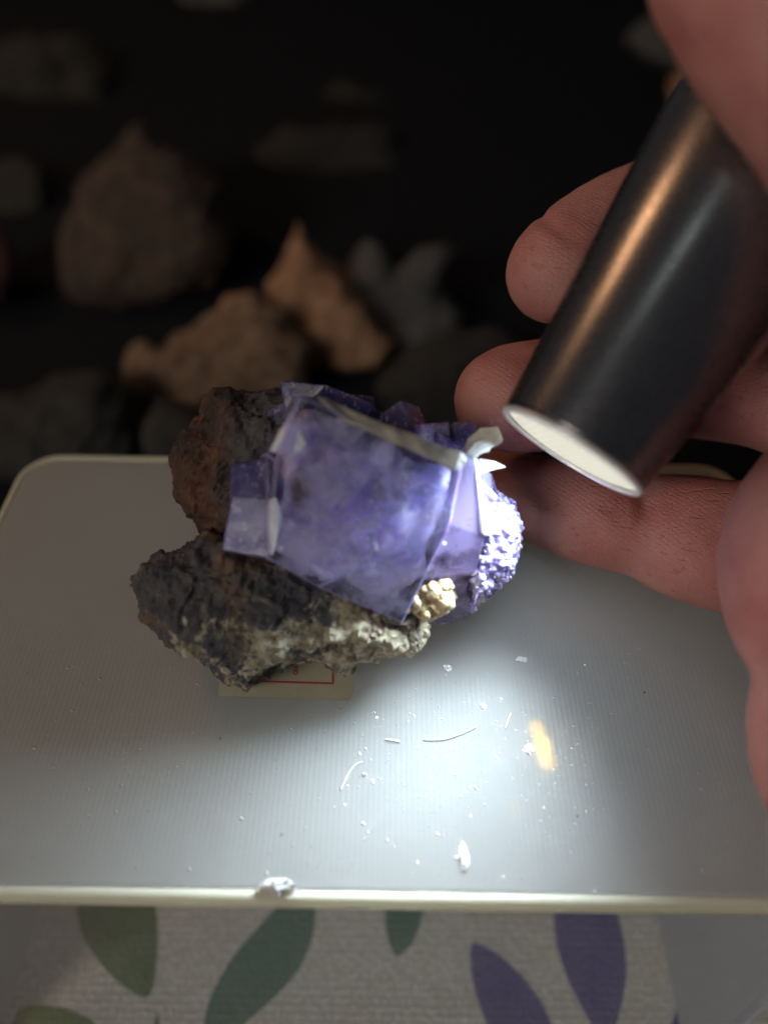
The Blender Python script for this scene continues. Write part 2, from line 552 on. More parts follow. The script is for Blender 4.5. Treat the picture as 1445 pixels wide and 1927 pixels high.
LEAF = {
    'green': mat_cloth('leaf_green', (0.07, 0.17, 0.045), (0.045, 0.12, 0.03)),
    'teal': mat_cloth('leaf_teal', (0.06, 0.19, 0.14), (0.045, 0.14, 0.10)),
    'olive': mat_cloth('leaf_olive', (0.13, 0.20, 0.03), (0.09, 0.15, 0.02)),
    'violet': mat_cloth('leaf_violet', (0.09, 0.07, 0.30), (0.065, 0.05, 0.22)),
}
leaves = [
    ('green', [(210, 1560), (160, 1640), (145, 1712), (152, 1752), (178, 1800), (220, 1848), (277, 1884), (291, 1850), (298, 1790), (297, 1712), (270, 1620)]),
    ('teal', [(610, 1600), (595, 1700), (591, 1760), (565, 1825), (510, 1885), (450, 1935), (400, 2010), (380, 1960), (388, 1900), (405, 1855), (445, 1790), (500, 1730), (560, 1660)]),
    ('teal', [(762, 1620), (728, 1680), (723, 1720), (728, 1765), (745, 1806), (775, 1778), (792, 1740), (797, 1700)]),
    ('violet', [(882, 1768), (930, 1788), (980, 1835), (1022, 1890), (1050, 1960), (1060, 2050), (960, 2030), (915, 1930), (888, 1850)]),
    ('violet', [(1095, 1590), (1055, 1660), (1040, 1718), (1046, 1785), (1072, 1855), (1110, 1925), (1140, 1985), (1165, 1910), (1180, 1835), (1174, 1770), (1160, 1712), (1130, 1640)]),
    ('olive', [(30, 1898), (75, 1890), (120, 1896), (165, 1914), (220, 1960), (270, 2030), (120, 2060), (10, 1990)]),
    ('violet', [(1274, 1893), (1282, 1930), (1300, 2000), (1240, 1990), (1264, 1925)]),
    ('olive', [(297, 1903), (303, 1940), (300, 2010), (270, 2010), (288, 1935)]),
]
for kind, px in leaves:
    pts = [on_plane(u, v, 0.0) for u, v in px]
    # smooth the outline
    for _ in range(2):
        q = []
        for i, a in enumerate(pts):
            b = pts[(i + 1) % len(pts)]
            q += [a.lerp(b, 0.2), a.lerp(b, 0.8)]
        pts = q
    sheet('leaf_print', [(p.x, p.y) for p in pts], 0.006, LEAF[kind], cloth)

# ------------------------------------------------------------------ the plastic box, upside down
XL, XR, YF, YB, ZT = -6.95, 6.75, 2.50, 10.40, 6.5
box = empty('plastic_box', ((XL + XR) / 2, (YF + YB) / 2, 0), 'milky upturned plastic box with a clear front under the purple crystal', 'box')
M_top = mat_frosted('milky_plastic', (0.93, 0.93, 0.91), transl=0.70, back=0.49)
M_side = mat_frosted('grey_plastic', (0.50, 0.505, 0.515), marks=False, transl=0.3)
M_rim = mat_frosted('milky_rim', (0.80, 0.77, 0.62), rough=0.22, transl=0.4, marks=False)
M_clear = mat_clear('clear_plastic')


def rounded_rect(x0, x1, y0, y1, r, n=8):
    pts = []
    for cx, cy, a0 in ((x1 - r, y1 - r, 0), (x0 + r, y1 - r, 90), (x0 + r, y0 + r, 180), (x1 - r, y0 + r, 270)):
        for k in range(n + 1):
            a = R(a0 + 90 * k / n)
            pts.append((cx + r * math.cos(a), cy + r * math.sin(a)))
    return pts


def plate(x0, x1, y0, y1, r, z0, z1, bev):
    """plate with rounded corners and softened rim"""
    prof = [(0.0, z0)]
    rings = []
    bm = bmesh.new()
    steps = 5
    lv = [(bev, z0)] + [(bev * (1 - math.sin(R(90) * k / steps)), z1 - bev + bev * 0 - (z1 - z0 - bev) * (1 if k == 0 else 0) if False else None) for k in range(0)]
    lv += [(0.0, z0 + 0.02)] + [(bev * (1 - math.cos(R(90) * k / steps)), z1 - bev + bev * math.sin(R(90) * k / steps)) for k in range(steps + 1)]
    for ins, z in lv:
        rings.append([bm.verts.new((x, y, z)) for x, y in rounded_rect(x0 + ins, x1 - ins, y0 + ins, y1 - ins, max(0.02, r - ins))])
    n = len(rings[0])
    for a, b in zip(rings, rings[1:]):
        for i in range(n):
            j = (i + 1) % n
            bm.faces.new((a[i], a[j], b[j], b[i]))
    bm.faces.new(rings[-1]); bm.faces.new(list(reversed(rings[0])))
    return bm_mesh(bm)


link('top_panel', plate(XL + 0.17, XR - 0.17, YF + 0.17, YB - 0.17, 0.55, ZT - 0.2, ZT, 0.03), M_top, box)


def ring_rim():
    bm = bmesh.new()
    prof = []
    steps = 10
    # half-round bead that runs round the top
    for k in range(steps + 1):
        a = R(180 * k / steps)
        prof.append((0.085 - 0.085 * math.cos(a), ZT - 0.085 + 0.10 * math.sin(a)))
    prof += [(0.168, ZT - 0.24), (0.0, ZT - 0.24)]
    rings = [[bm.verts.new((x, y, z)) for x, y in rounded_rect(XL + i, XR - i, YF + i, YB - i, 0.72 - i, 10)] for i, z in prof]
    n = len(rings[0])
    for a, b in zip(rings, rings[1:] + rings[:1]):
        for i in range(n):
            j = (i + 1) % n
            bm.faces.new((a[i], a[j], b[j], b[i]))
    return bm_mesh(bm)


link('rim', ring_rim(), M_rim, box, True)


def wall(name, a, b, c, d, mat, t):
    """thin wall: a,b top edge, d,c foot"""
    bm = bmesh.new()
    n = (Vector(b) - Vector(a)).cross(Vector(d) - Vector(a)).normalized() * t
    vs = [bm.verts.new(Vector(p)) for p in (a, b, c, d)] + [bm.verts.new(Vector(p) + n) for p in (a, b, c, d)]
    for f in ((0, 1, 2, 3), (7, 6, 5, 4), (0, 4, 5, 1), (1, 5, 6, 2), (2, 6, 7, 3), (3, 7, 4, 0)):
        bm.faces.new([vs[i] for i in f])
    return link(name, bm_mesh(bm), mat, box)


zt, g = ZT - 0.245, 1.1
wall('front_wall', (XL + .7, YF + .03, zt), (XR - .7, YF + .03, zt), (XR - 1.2, YF - g, 0.02), (XL + .5, YF - g, 0.02), M_clear, 0.14)
wall('back_wall', (XL + .7, YB - .03, zt), (XR - .7, YB - .03, zt), (XR - 1.2, YB + .2, 0.02), (XL + .5, YB + .2, 0.02), M_side, -0.14)
wall('side_wall', (XL + .03, YF + .1, zt), (XL + .03, YB - .4, zt), (XL - .02, YB - .2, 0.02), (XL - .02, YF - g + .12, 0.02), M_side, -0.14)
wall('side_wall', (XR - .08, YF + .1, zt), (XR - .08, YB - .4, zt), (XR - 1.0, YB - .2, 0.02), (XR - 1.0, YF - g + .12, 0.02), M_side, 0.14)

# sticker on the top panel: cream paper, red frame, a red character peeping out
M_paper = mat_plain('sticker_paper', (0.47, 0.43, 0.31), 0.6, bscale=3)
M_red = mat_plain('red_ink', (0.42, 0.045, 0.075), 0.6, bscale=9)


def px_poly(name, px, z, mat, parent):
    return sheet(name, [(on_plane(u, v, z).x, on_plane(u, v, z).y) for u, v in px], z, mat, parent)


st = px_poly('sticker', [(411, 1309), (424, 1200), (668, 1200), (665, 1300), (658, 1318)], ZT + 0.006, M_paper, box)
tag(st, 'cream paper sticker with red printed frame')
px_poly('red_frame', [(440, 1282), (628, 1288), (628, 1284.5), (440, 1278.5)], ZT + 0.012, M_red, st)
px_poly('red_frame', [(624.5, 1284), (628, 1284.4), (630.5, 1215), (627, 1215)], ZT + 0.012, M_red, st)


def digit(px, r, z):
    bm = bmesh.new()
    for (u, v, rr) in px:
        out, inn = [], []
        for k in range(20):
            a = 2 * math.pi * k / 20
            p = on_plane(u + rr * math.cos(a), v + rr * math.sin(a), z); q = on_plane(u + rr * .55 * math.cos(a), v + rr * .55 * math.sin(a), z)
            out.append(bm.verts.new(p)); inn.append(bm.verts.new(q))
        for k in range(20):
            j = (k + 1) % 20
            bm.faces.new((out[k], out[j], inn[j], inn[k]))
    return bm_mesh(bm)


link('digit', digit([(556.5, 1265.5, 4.6), (557, 1258.0, 4.0)], 5, ZT + 0.012), M_red, st)

# ------------------------------------------------------------------ background specimens
def bg_rock(name, label, outline, z, thick, mat, seed, rough=0.12, voxel=0.26, group='mineral specimens behind the box', power=0.55, cat='rock', center=None):
    me = remesh(slab(outline, z, thick, power=power, center=center), voxel, 2)
    s = Vector((seed * 7.1, seed * 3.3, seed * 1.7))

    def f(c, n):
        q = c + s
        return rough * (1.1 * fbm(q * 0.45, 3) + 0.45 * (noise.cell(q * 0.5 + noise.noise_vector(q * 0.4) * 0.7) - 0.5) + 0.4 * fbm(q * 2.0, 3))
    displace(me, f)
    o = link(name, me, mat)
    return tag(o, label, cat, group)


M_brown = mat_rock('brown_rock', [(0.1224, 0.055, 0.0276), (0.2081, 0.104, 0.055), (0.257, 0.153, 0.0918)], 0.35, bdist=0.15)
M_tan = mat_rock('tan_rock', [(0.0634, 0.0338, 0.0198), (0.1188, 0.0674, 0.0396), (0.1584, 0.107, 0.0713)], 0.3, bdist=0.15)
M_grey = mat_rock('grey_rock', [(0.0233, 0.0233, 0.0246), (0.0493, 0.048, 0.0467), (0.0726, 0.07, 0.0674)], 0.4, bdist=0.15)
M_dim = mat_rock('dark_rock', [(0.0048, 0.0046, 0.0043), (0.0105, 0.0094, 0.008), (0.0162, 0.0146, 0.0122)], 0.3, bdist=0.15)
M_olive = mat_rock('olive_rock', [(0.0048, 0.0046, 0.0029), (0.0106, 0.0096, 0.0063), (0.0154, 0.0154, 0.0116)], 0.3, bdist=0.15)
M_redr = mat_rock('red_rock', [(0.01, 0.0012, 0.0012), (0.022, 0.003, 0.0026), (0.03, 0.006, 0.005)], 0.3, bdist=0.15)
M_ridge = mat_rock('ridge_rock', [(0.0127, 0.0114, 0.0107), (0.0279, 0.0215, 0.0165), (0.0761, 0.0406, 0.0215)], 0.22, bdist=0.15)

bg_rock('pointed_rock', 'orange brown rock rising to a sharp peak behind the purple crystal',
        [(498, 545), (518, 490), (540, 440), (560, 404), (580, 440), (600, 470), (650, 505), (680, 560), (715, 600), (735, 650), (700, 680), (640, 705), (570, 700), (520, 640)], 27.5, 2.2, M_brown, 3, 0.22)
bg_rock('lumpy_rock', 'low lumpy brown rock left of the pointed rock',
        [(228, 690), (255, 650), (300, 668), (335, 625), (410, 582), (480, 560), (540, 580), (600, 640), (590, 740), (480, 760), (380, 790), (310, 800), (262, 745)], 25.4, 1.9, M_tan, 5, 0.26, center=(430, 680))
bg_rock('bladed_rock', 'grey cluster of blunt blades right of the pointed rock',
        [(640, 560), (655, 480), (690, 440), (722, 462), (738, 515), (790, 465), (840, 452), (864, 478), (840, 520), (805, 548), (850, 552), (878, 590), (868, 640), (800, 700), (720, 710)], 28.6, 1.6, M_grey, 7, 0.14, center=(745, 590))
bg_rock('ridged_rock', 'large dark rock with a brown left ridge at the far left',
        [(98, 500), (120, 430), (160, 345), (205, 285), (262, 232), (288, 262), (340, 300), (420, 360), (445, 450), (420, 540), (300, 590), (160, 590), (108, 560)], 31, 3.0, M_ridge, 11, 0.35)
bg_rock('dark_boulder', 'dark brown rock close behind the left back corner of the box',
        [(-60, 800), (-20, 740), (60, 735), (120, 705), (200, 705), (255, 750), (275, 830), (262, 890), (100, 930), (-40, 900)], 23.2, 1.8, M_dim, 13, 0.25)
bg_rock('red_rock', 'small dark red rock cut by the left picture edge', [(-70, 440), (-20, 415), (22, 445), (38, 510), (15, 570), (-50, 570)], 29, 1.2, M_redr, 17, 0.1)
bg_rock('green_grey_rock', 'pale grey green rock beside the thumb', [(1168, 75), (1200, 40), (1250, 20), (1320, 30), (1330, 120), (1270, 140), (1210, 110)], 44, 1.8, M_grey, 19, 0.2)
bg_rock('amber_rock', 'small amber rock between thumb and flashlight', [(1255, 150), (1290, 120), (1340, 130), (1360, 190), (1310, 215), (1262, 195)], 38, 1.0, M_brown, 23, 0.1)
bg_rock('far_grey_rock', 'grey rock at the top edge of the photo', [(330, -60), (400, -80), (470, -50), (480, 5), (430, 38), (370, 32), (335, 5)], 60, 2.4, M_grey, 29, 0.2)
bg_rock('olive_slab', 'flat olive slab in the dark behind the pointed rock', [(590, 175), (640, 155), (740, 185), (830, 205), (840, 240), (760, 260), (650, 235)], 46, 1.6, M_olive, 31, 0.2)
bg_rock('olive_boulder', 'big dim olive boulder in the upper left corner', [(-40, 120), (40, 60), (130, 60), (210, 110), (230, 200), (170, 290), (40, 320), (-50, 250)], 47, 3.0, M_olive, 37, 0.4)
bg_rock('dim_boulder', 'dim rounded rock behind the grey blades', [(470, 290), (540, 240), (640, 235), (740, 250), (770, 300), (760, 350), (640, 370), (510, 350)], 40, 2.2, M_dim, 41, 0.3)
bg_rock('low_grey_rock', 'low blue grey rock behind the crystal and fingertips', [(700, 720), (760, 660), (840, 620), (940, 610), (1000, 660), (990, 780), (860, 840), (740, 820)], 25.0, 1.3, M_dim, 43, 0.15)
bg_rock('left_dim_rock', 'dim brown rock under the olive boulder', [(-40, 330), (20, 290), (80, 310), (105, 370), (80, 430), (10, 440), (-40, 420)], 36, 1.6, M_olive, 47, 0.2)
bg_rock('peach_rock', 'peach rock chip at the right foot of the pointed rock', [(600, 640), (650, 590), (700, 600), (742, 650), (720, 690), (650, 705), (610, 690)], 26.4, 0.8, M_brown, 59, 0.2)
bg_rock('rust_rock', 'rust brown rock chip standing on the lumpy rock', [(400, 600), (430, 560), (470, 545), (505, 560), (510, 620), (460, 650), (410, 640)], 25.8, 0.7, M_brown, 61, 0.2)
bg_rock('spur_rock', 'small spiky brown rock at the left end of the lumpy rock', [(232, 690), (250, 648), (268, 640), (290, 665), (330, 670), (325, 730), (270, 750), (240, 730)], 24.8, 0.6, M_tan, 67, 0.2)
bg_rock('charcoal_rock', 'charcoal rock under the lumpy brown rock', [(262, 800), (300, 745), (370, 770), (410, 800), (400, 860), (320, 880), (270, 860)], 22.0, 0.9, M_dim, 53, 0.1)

# ------------------------------------------------------------------ the specimen
spec = empty('fluorite_specimen', on_plane(640, 1060, ZT), 'purple fluorite crystal cluster on rough brown rock standing on the box', 'mineral')
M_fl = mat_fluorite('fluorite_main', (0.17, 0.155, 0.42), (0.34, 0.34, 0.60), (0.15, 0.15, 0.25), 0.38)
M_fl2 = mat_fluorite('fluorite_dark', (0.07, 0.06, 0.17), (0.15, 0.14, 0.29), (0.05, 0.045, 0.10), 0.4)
M_lil = mat_shell('fluorite_lilac_clear', (0.86, 0.79, 0.98), (0.56, 0.45, 0.80), 0.80, [((870, 950, 9.9), 1.2, 0.55)])
M_fl3 = mat_fluorite('fluorite_lilac', (0.17, 0.10, 0.36), (0.30, 0.25, 0.46), (0.18, 0.14, 0.34), 0.25, 0.2, 1.6)
M_mat_red = mat_matrix('ironstone_red', True)
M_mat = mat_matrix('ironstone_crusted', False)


def crag(name, outline, z, thick, mat, seed, amp, voxel=0.055, tilt=(0, 0), center=None, power=0.5, freq=1.0):
    me = remesh(slab(outline, z, thick, tilt, power, center), voxel, 1)
    s = Vector((seed * 5.1, seed * 2.3, seed * 3.9))

    def f(c, n):
        p = (c + s) * freq
        rid = 1 - abs(noise.noise(p * 1.1)) * 2
        step = noise.cell(p * 1.7 + noise.noise_vector(p * 1.2) * 0.6)
        r1 = noise.ridged_multi_fractal(p * 0.9, 0.9, 2.2, 5, 1.0, 2.0)
        r2 = noise.ridged_multi_fractal(p * 3.1 + Vector((7, 1, 4)), 0.8, 2.1, 4, 1.0, 2.0)
        return amp * (0.6 * fbm(p * 0.7, 3) + 0.55 * (r1 - 1.1) + 0.32 * (step - 0.5) + 0.38 * (r2 - 1.0) + 0.16 * fbm(p * 11, 3))
    displace(me, f)
    return link(name, me, mat, spec)


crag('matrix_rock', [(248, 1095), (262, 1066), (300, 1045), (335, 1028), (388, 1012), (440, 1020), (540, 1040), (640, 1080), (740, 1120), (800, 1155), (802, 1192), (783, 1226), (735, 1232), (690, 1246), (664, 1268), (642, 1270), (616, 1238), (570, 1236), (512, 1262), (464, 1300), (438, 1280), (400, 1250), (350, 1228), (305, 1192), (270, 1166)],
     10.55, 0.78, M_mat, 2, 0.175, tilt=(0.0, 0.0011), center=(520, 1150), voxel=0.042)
crag('matrix_rock', [(327, 900), (333, 860), (352, 825), (375, 800), (392, 760), (402, 736), (450, 736), (520, 735), (600, 740), (680, 790), (680, 950), (560, 1040), (470, 1045), (405, 1030), (382, 992), (350, 960), (328, 930)],
     11.2, 1.0, M_mat_red, 4, 0.15, center=(500, 880), voxel=0.05)
crag('matrix_rock', [(480, 960), (560, 880), (700, 850), (820, 900), (870, 1000), (850, 1100), (740, 1150), (600, 1130), (500, 1060)], 12.0, 0.9, M_mat_red, 6, 0.08, voxel=0.08)


def crystal(pts, mat, bevel=0.02, name='fluorite_crystal', parent=None, edge=None):
    o = link(name, hull([P(*p) for p in pts], bevel, edge=1 if edge else -1), mat, parent or spec)
    if edge: o.data.materials.append(edge)
    return o


# the large cube, with its bevelled corner and stepped lower end
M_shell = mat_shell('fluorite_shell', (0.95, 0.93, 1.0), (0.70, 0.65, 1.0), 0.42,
                    [((545, 815, 9.14), 0.36, 0.95), ((512, 985, 9.3), 0.34, 0.8), ((720, 1125, 9.6), 0.6, 0.45), ((560, 1050, 9.35), 0.45, 0.5), ((720, 860, 9.2), 0.22, 0.6)])  # first spot paints in the bright reflection of the corner facet
M_edge = mat_plain('worn_edge', (0.25, 0.24, 0.48), 0.35, bscale=5, bump=0.2, Subsurface_Weight=0.5, Subsurface_Scale=0.2)
M_core = mat_core('fluorite_core')
pa, pb, pc = P(565, 745, 9.0), P(503, 1050, 9.35), P(866, 880, 9.3)
pn = (pb - pa).cross(pc - pa).normalized()


def FZ(u, v, back=0.0):
    """depth of the big face at a pixel"""
    o = CAM_M.translation
    return (u, v, (pa - o).dot(pn) / (P(u, v, 1.0) - o).dot(pn) + back)


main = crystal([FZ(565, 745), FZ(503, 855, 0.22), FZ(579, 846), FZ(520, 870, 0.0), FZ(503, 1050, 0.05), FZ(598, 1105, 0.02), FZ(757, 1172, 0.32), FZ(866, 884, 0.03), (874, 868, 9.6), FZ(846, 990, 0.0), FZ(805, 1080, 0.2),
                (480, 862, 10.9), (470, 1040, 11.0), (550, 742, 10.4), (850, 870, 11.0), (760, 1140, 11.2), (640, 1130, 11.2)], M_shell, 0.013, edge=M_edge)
# its cloudy inner zone
core_px = [FZ(575, 775, 0.22), FZ(525, 870, 0.35), FZ(522, 1035, 0.25), FZ(610, 1085, 0.22), FZ(748, 1135, 0.5), FZ(838, 890, 0.22), FZ(820, 1000, 0.2), FZ(700, 930, 0.12),
           (520, 880, 10.8), (510, 1030, 10.9), (570, 770, 10.4), (830, 880, 10.9), (750, 1120, 11.0)]
me = remesh(hull([P(*p) for p in core_px]), 0.05, 3)
displace(me, lambda c, n: 0.14 * noise.noise(c * 1.7) + 0.26 * (0.45 - noise.voronoi(c * 1.9)[0][0]) + 0.05 * fbm(c * 5, 3))
link('inner_zone', me, M_core, main)
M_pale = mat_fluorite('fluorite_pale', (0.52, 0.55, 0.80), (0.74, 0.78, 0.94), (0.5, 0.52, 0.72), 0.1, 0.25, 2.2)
crystal([FZ(507, 850, 0.12), FZ(528, 806, 0.06), FZ(552, 788, 0.02), FZ(578, 836, -0.03), FZ(566, 848, -0.02), FZ(540, 858, 0.02), FZ(540, 820, 0.25)], M_pale, 0.01)  # pale wedge: the lit look of the corner facet put into colour
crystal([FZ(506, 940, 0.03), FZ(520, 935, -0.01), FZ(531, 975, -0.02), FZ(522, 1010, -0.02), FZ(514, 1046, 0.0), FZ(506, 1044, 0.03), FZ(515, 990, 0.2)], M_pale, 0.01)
# step on its left side
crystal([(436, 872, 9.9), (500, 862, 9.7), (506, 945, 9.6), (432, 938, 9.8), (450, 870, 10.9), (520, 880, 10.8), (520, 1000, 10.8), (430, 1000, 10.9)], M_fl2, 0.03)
crystal([(438, 935, 9.75), (508, 935, 9.62), (506, 1052, 9.55), (418, 1036, 9.75), (432, 960, 10.9), (520, 950, 10.7), (520, 1040, 10.8), (415, 1030, 10.9)], M_fl, 0.03)
# dark cube behind the top edge
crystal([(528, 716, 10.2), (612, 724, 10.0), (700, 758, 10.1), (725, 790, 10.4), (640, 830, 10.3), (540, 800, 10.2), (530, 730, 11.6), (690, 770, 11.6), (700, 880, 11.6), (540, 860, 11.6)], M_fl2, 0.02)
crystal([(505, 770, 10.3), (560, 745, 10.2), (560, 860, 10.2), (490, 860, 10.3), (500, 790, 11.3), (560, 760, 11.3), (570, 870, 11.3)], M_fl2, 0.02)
# right hand crystal: lilac faces turned to the lamp
crystal([(862, 852, 9.75), (888, 850, 9.8), (900, 930, 9.9), (912, 1010, 10.0), (895, 1075, 10.25), (850, 1098, 10.3), (798, 1092, 10.1), (830, 980, 9.85), (840, 880, 10.9), (880, 880, 11.2), (900, 1050, 11.3), (800, 1080, 11.2)], M_lil, 0.015)
crystal([(806, 1085, 10.2), (868, 1000, 10.0), (912, 1010, 10.15), (905, 1110, 10.5), (880, 1165, 10.8), (830, 1178, 10.9), (800, 1160, 10.8), (800, 1100, 11.6), (900, 1050, 11.6), (890, 1150, 11.5)], M_lil, 0.015)
crystal([(888, 880, 10.1), (925, 890, 10.3), (940, 940, 10.4), (930, 1000, 10.4), (905, 1000, 10.1), (900, 890, 11.2), (940, 960, 11.3), (910, 1000, 11.3)], M_lil, 0.015)
# small points along the top
rng = random.Random(4)


def cubelet(u, v, z, size, mat, rot, name='fluorite_crystal', sc_=(1, 1, 1)):
    m = Matrix.Translation(P(u, v, z)) @ Euler(rot).to_matrix().to_4x4()
    pts = [m @ Vector((x * size * sc_[0] / 2, y * size * sc_[1] / 2, zz * size * sc_[2] / 2)) for x in (-1, 1) for y in (-1, 1) for zz in (-1, 1)]
    return link(name, hull(pts, size * 0.04, 1), mat, spec)


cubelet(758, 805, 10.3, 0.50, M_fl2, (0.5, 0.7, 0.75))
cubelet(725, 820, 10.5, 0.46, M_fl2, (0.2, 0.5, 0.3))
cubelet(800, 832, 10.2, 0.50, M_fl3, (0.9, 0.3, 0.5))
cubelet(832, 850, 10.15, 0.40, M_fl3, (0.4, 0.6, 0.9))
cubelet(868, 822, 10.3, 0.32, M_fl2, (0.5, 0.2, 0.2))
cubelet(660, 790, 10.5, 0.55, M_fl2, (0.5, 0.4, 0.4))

# druse: the sparkling granular crust of the right end
def mat_druse():
    n = N('druse')
    a = n.noise(3.5, 6, 0.7)
    v = n.voro(13)
    col = n.ramp(a, [(0.32, (0.16, 0.12, 0.32)), (0.47, (0.23, 0.19, 0.37)), (0.6, (0.31, 0.28, 0.39)), (0.75, (0.38, 0.36, 0.39))])
    return n.done(n.principled(Base_Color=col, Roughness=0.4, Subsurface_Weight=0.8, Subsurface_Radius=(0.5, 0.45, 0.7), Subsurface_Scale=0.25,
                               Normal=n.bump(v, 0.5, 0.05)))


M_druse = mat_druse()
me = remesh(slab([(905, 920), (935, 928), (968, 942), (976, 985), (980, 1030), (965, 1075), (938, 1108), (908, 1132), (888, 1150), (880, 1100), (895, 1040), (905, 980)], 10.75, 0.55, power=0.5, center=(925, 1030)), 0.03, 2)


def fd(c, n):
    d = noise.voronoi(c * 9.0)[0][0]
    return 0.05 * (0.55 - d) * 2 + 0.05 * fbm(c * 2.5, 3)


displace(me, fd)
link('druse', me, M_druse, spec)
# grains that stand out on the druse
bm = bmesh.new()
dco, dno = get_co(me), get_no(me)
for k in rng.sample(range(len(dco)), 260):
    if dno[k][2] < -0.2: continue
    s = rng.uniform(0.018, 0.045)
    m = Matrix.Translation(Vector(dco[k].tolist()) + spec.location) @ Euler((rng.uniform(0, 3), rng.uniform(0, 3), 0)).to_matrix().to_4x4() @ Matrix.Scale(s, 4)
    bmesh.ops.create_icosphere(bm, subdivisions=1, radius=1, matrix=m)
tag(link('druse_grains', bm_mesh(bm), M_druse, spec), kind='stuff')

# white quartz: stubby prism, spike, flakes and the long pale blade along the top edge
def mat_quartz(name, c0, c1):
    n = N(name)
    a = n.noise(4, 6, 0.65, 0.6)
    col = n.ramp(a, [(0.35, c0), (0.6, c1)])
    return n.done(n.principled(Base_Color=col, Roughness=0.3, Subsurface_Weight=0.6, Subsurface_Radius=(0.5, 0.5, 0.5), Subsurface_Scale=0.2, Transmission_Weight=0.1, Normal=n.bump(n.noise(18, 5, 0.6), 0.3, 0.02)))


M_quartz = mat_quartz('white_quartz', (0.42, 0.39, 0.33), (0.66, 0.65, 0.62))
M_blade = mat_quartz('cream_blade', (0.20, 0.185, 0.17), (0.42, 0.385, 0.32))


def shard(name, path, mat, sides=6, flat=1.0, tip=True, jitter=0.12, seed=0):
    """crystal prism along a path of (u, v, z, radius_cm)"""
    r_ = random.Random(seed)
    bm = bmesh.new()
    pts = [(P(u, v, z), r) for u, v, z, r in path]
    rings = []
    for i, (p, r) in enumerate(pts):
        d = (pts[min(i + 1, len(pts) - 1)][0] - pts[max(i - 1, 0)][0]).normalized()
        view = (p - CAM_M.translation).normalized()
        x = d.cross(view).normalized(); y = d.cross(x)
        rings.append([bm.verts.new(p + (x * math.cos(2 * math.pi * k / sides + .3) + y * flat * math.sin(2 * math.pi * k / sides + .3)) * r * (1 + r_.uniform(-jitter, jitter))) for k in range(sides)])
    for a, b in zip(rings, rings[1:]):
        for k in range(sides):
            j = (k + 1) % sides
            bm.faces.new((a[k], b[k], b[j], a[j]))
    bm.faces.new(rings[0]); bm.faces.new(rings[-1])
    return link(name, bm_mesh(bm), mat, spec)


shard('quartz_prism', [(880, 856, 9.85, 0.10), (895, 840, 9.85, 0.15), (912, 828, 9.85, 0.165), (930, 824, 9.9, 0.15), (939, 832, 9.95, 0.07)], M_quartz, 6, 0.8, seed=1)
shard('quartz_prism', [(884, 885, 10.0, 0.10), (905, 878, 10.0, 0.11), (930, 876, 10.05, 0.06), (950, 879, 10.1, 0.008)], M_quartz, 5, 0.7, seed=2)
shard('quartz_prism', [(893, 862, 9.85, 0.03), (898, 900, 9.85, 0.035), (905, 950, 9.9, 0.035), (912, 1004, 9.95, 0.05)], M_quartz, 4, 0.6, seed=3)
shard('quartz_prism', [(905, 1002, 10.0, 0.07), (922, 990, 10.05, 0.15), (938, 975, 10.15, 0.10)], M_quartz, 5, 0.9, seed=4)
shard('quartz_prism', [(895, 905, 10.1, 0.05), (915, 925, 10.2, 0.06), (932, 938, 10.3, 0.04)], M_quartz, 5, 0.9, seed=5)
shard('pale_blade', [(608, 752, 9.25, 0.03), (660, 785, 9.2, 0.075), (720, 812, 9.2, 0.095), (780, 836, 9.2, 0.11), (830, 855, 9.25, 0.13), (858, 866, 9.3, 0.125), (870, 872, 9.35, 0.07)], M_blade, 7, 0.7, jitter=0.25, seed=6)
shard('pale_blade', [(598, 748, 9.1, 0.02), (650, 790, 9.12, 0.05), (700, 808, 9.15, 0.06), (740, 826, 9.18, 0.03)], M_blade, 6, 0.7, jitter=0.25, seed=7)

# botryoidal cream nodule
M_nod = mat_quartz('cream_nodule', (0.36, 0.24, 0.11), (0.60, 0.50, 0.32))
bm = bmesh.new()
lobes = [(788, 1140, 24, 20), (815, 1118, 24, 18), (836, 1132, 16, 18), (800, 1158, 20, 10), (838, 1105, 14, 10)]
for k in range(150):
    lu, lv, la, lb = lobes[k % 5]
    a = rng.uniform(0, 2 * math.pi); q = math.sqrt(rng.uniform(0, 1))
    u, v = lu + la * q * math.cos(a), lv + lb * q * math.sin(a)
    z = 9.92 + 0.20 * q * q + (v - 1128) * 0.003 + (0.1 if k % 5 == 4 else 0)
    r = rng.choice((0.022, 0.03, 0.038, 0.05, 0.06))
    bmesh.ops.create_icosphere(bm, subdivisions=2, radius=r, matrix=Matrix.Translation(P(u, v, z)))
link('nodule', bm_mesh(bm), M_nod, spec, True)
M_brownc = mat_rock('brown_crust', [(0.12, 0.07, 0.035), (0.32, 0.21, 0.11), (0.5, 0.36, 0.2)], 4)
crag('nodule_base', [(768, 1120), (785, 1092), (820, 1084), (852, 1100), (860, 1125), (845, 1158), (800, 1170), (770, 1160)], 10.55, 0.3, M_brownc, 9, 0.05, voxel=0.035)

# cleavage planes seen inside the main crystal
def mat_frac(name, col, a):
    n = N(name)
    f = n.ramp(n.noise(3.5, 5, 0.65), [(0.30, 0.12 * a), (0.62, a)])
    t = n.new('ShaderNodeBsdfTransparent').outputs[0]
    d = n.principled(Base_Color=col, Roughness=0.25, Subsurface_Weight=0.3, Subsurface_Scale=0.2)
    return n.done(n.new('ShaderNodeMixShader', {0: f, 1: t, 2: d}).outputs[0])


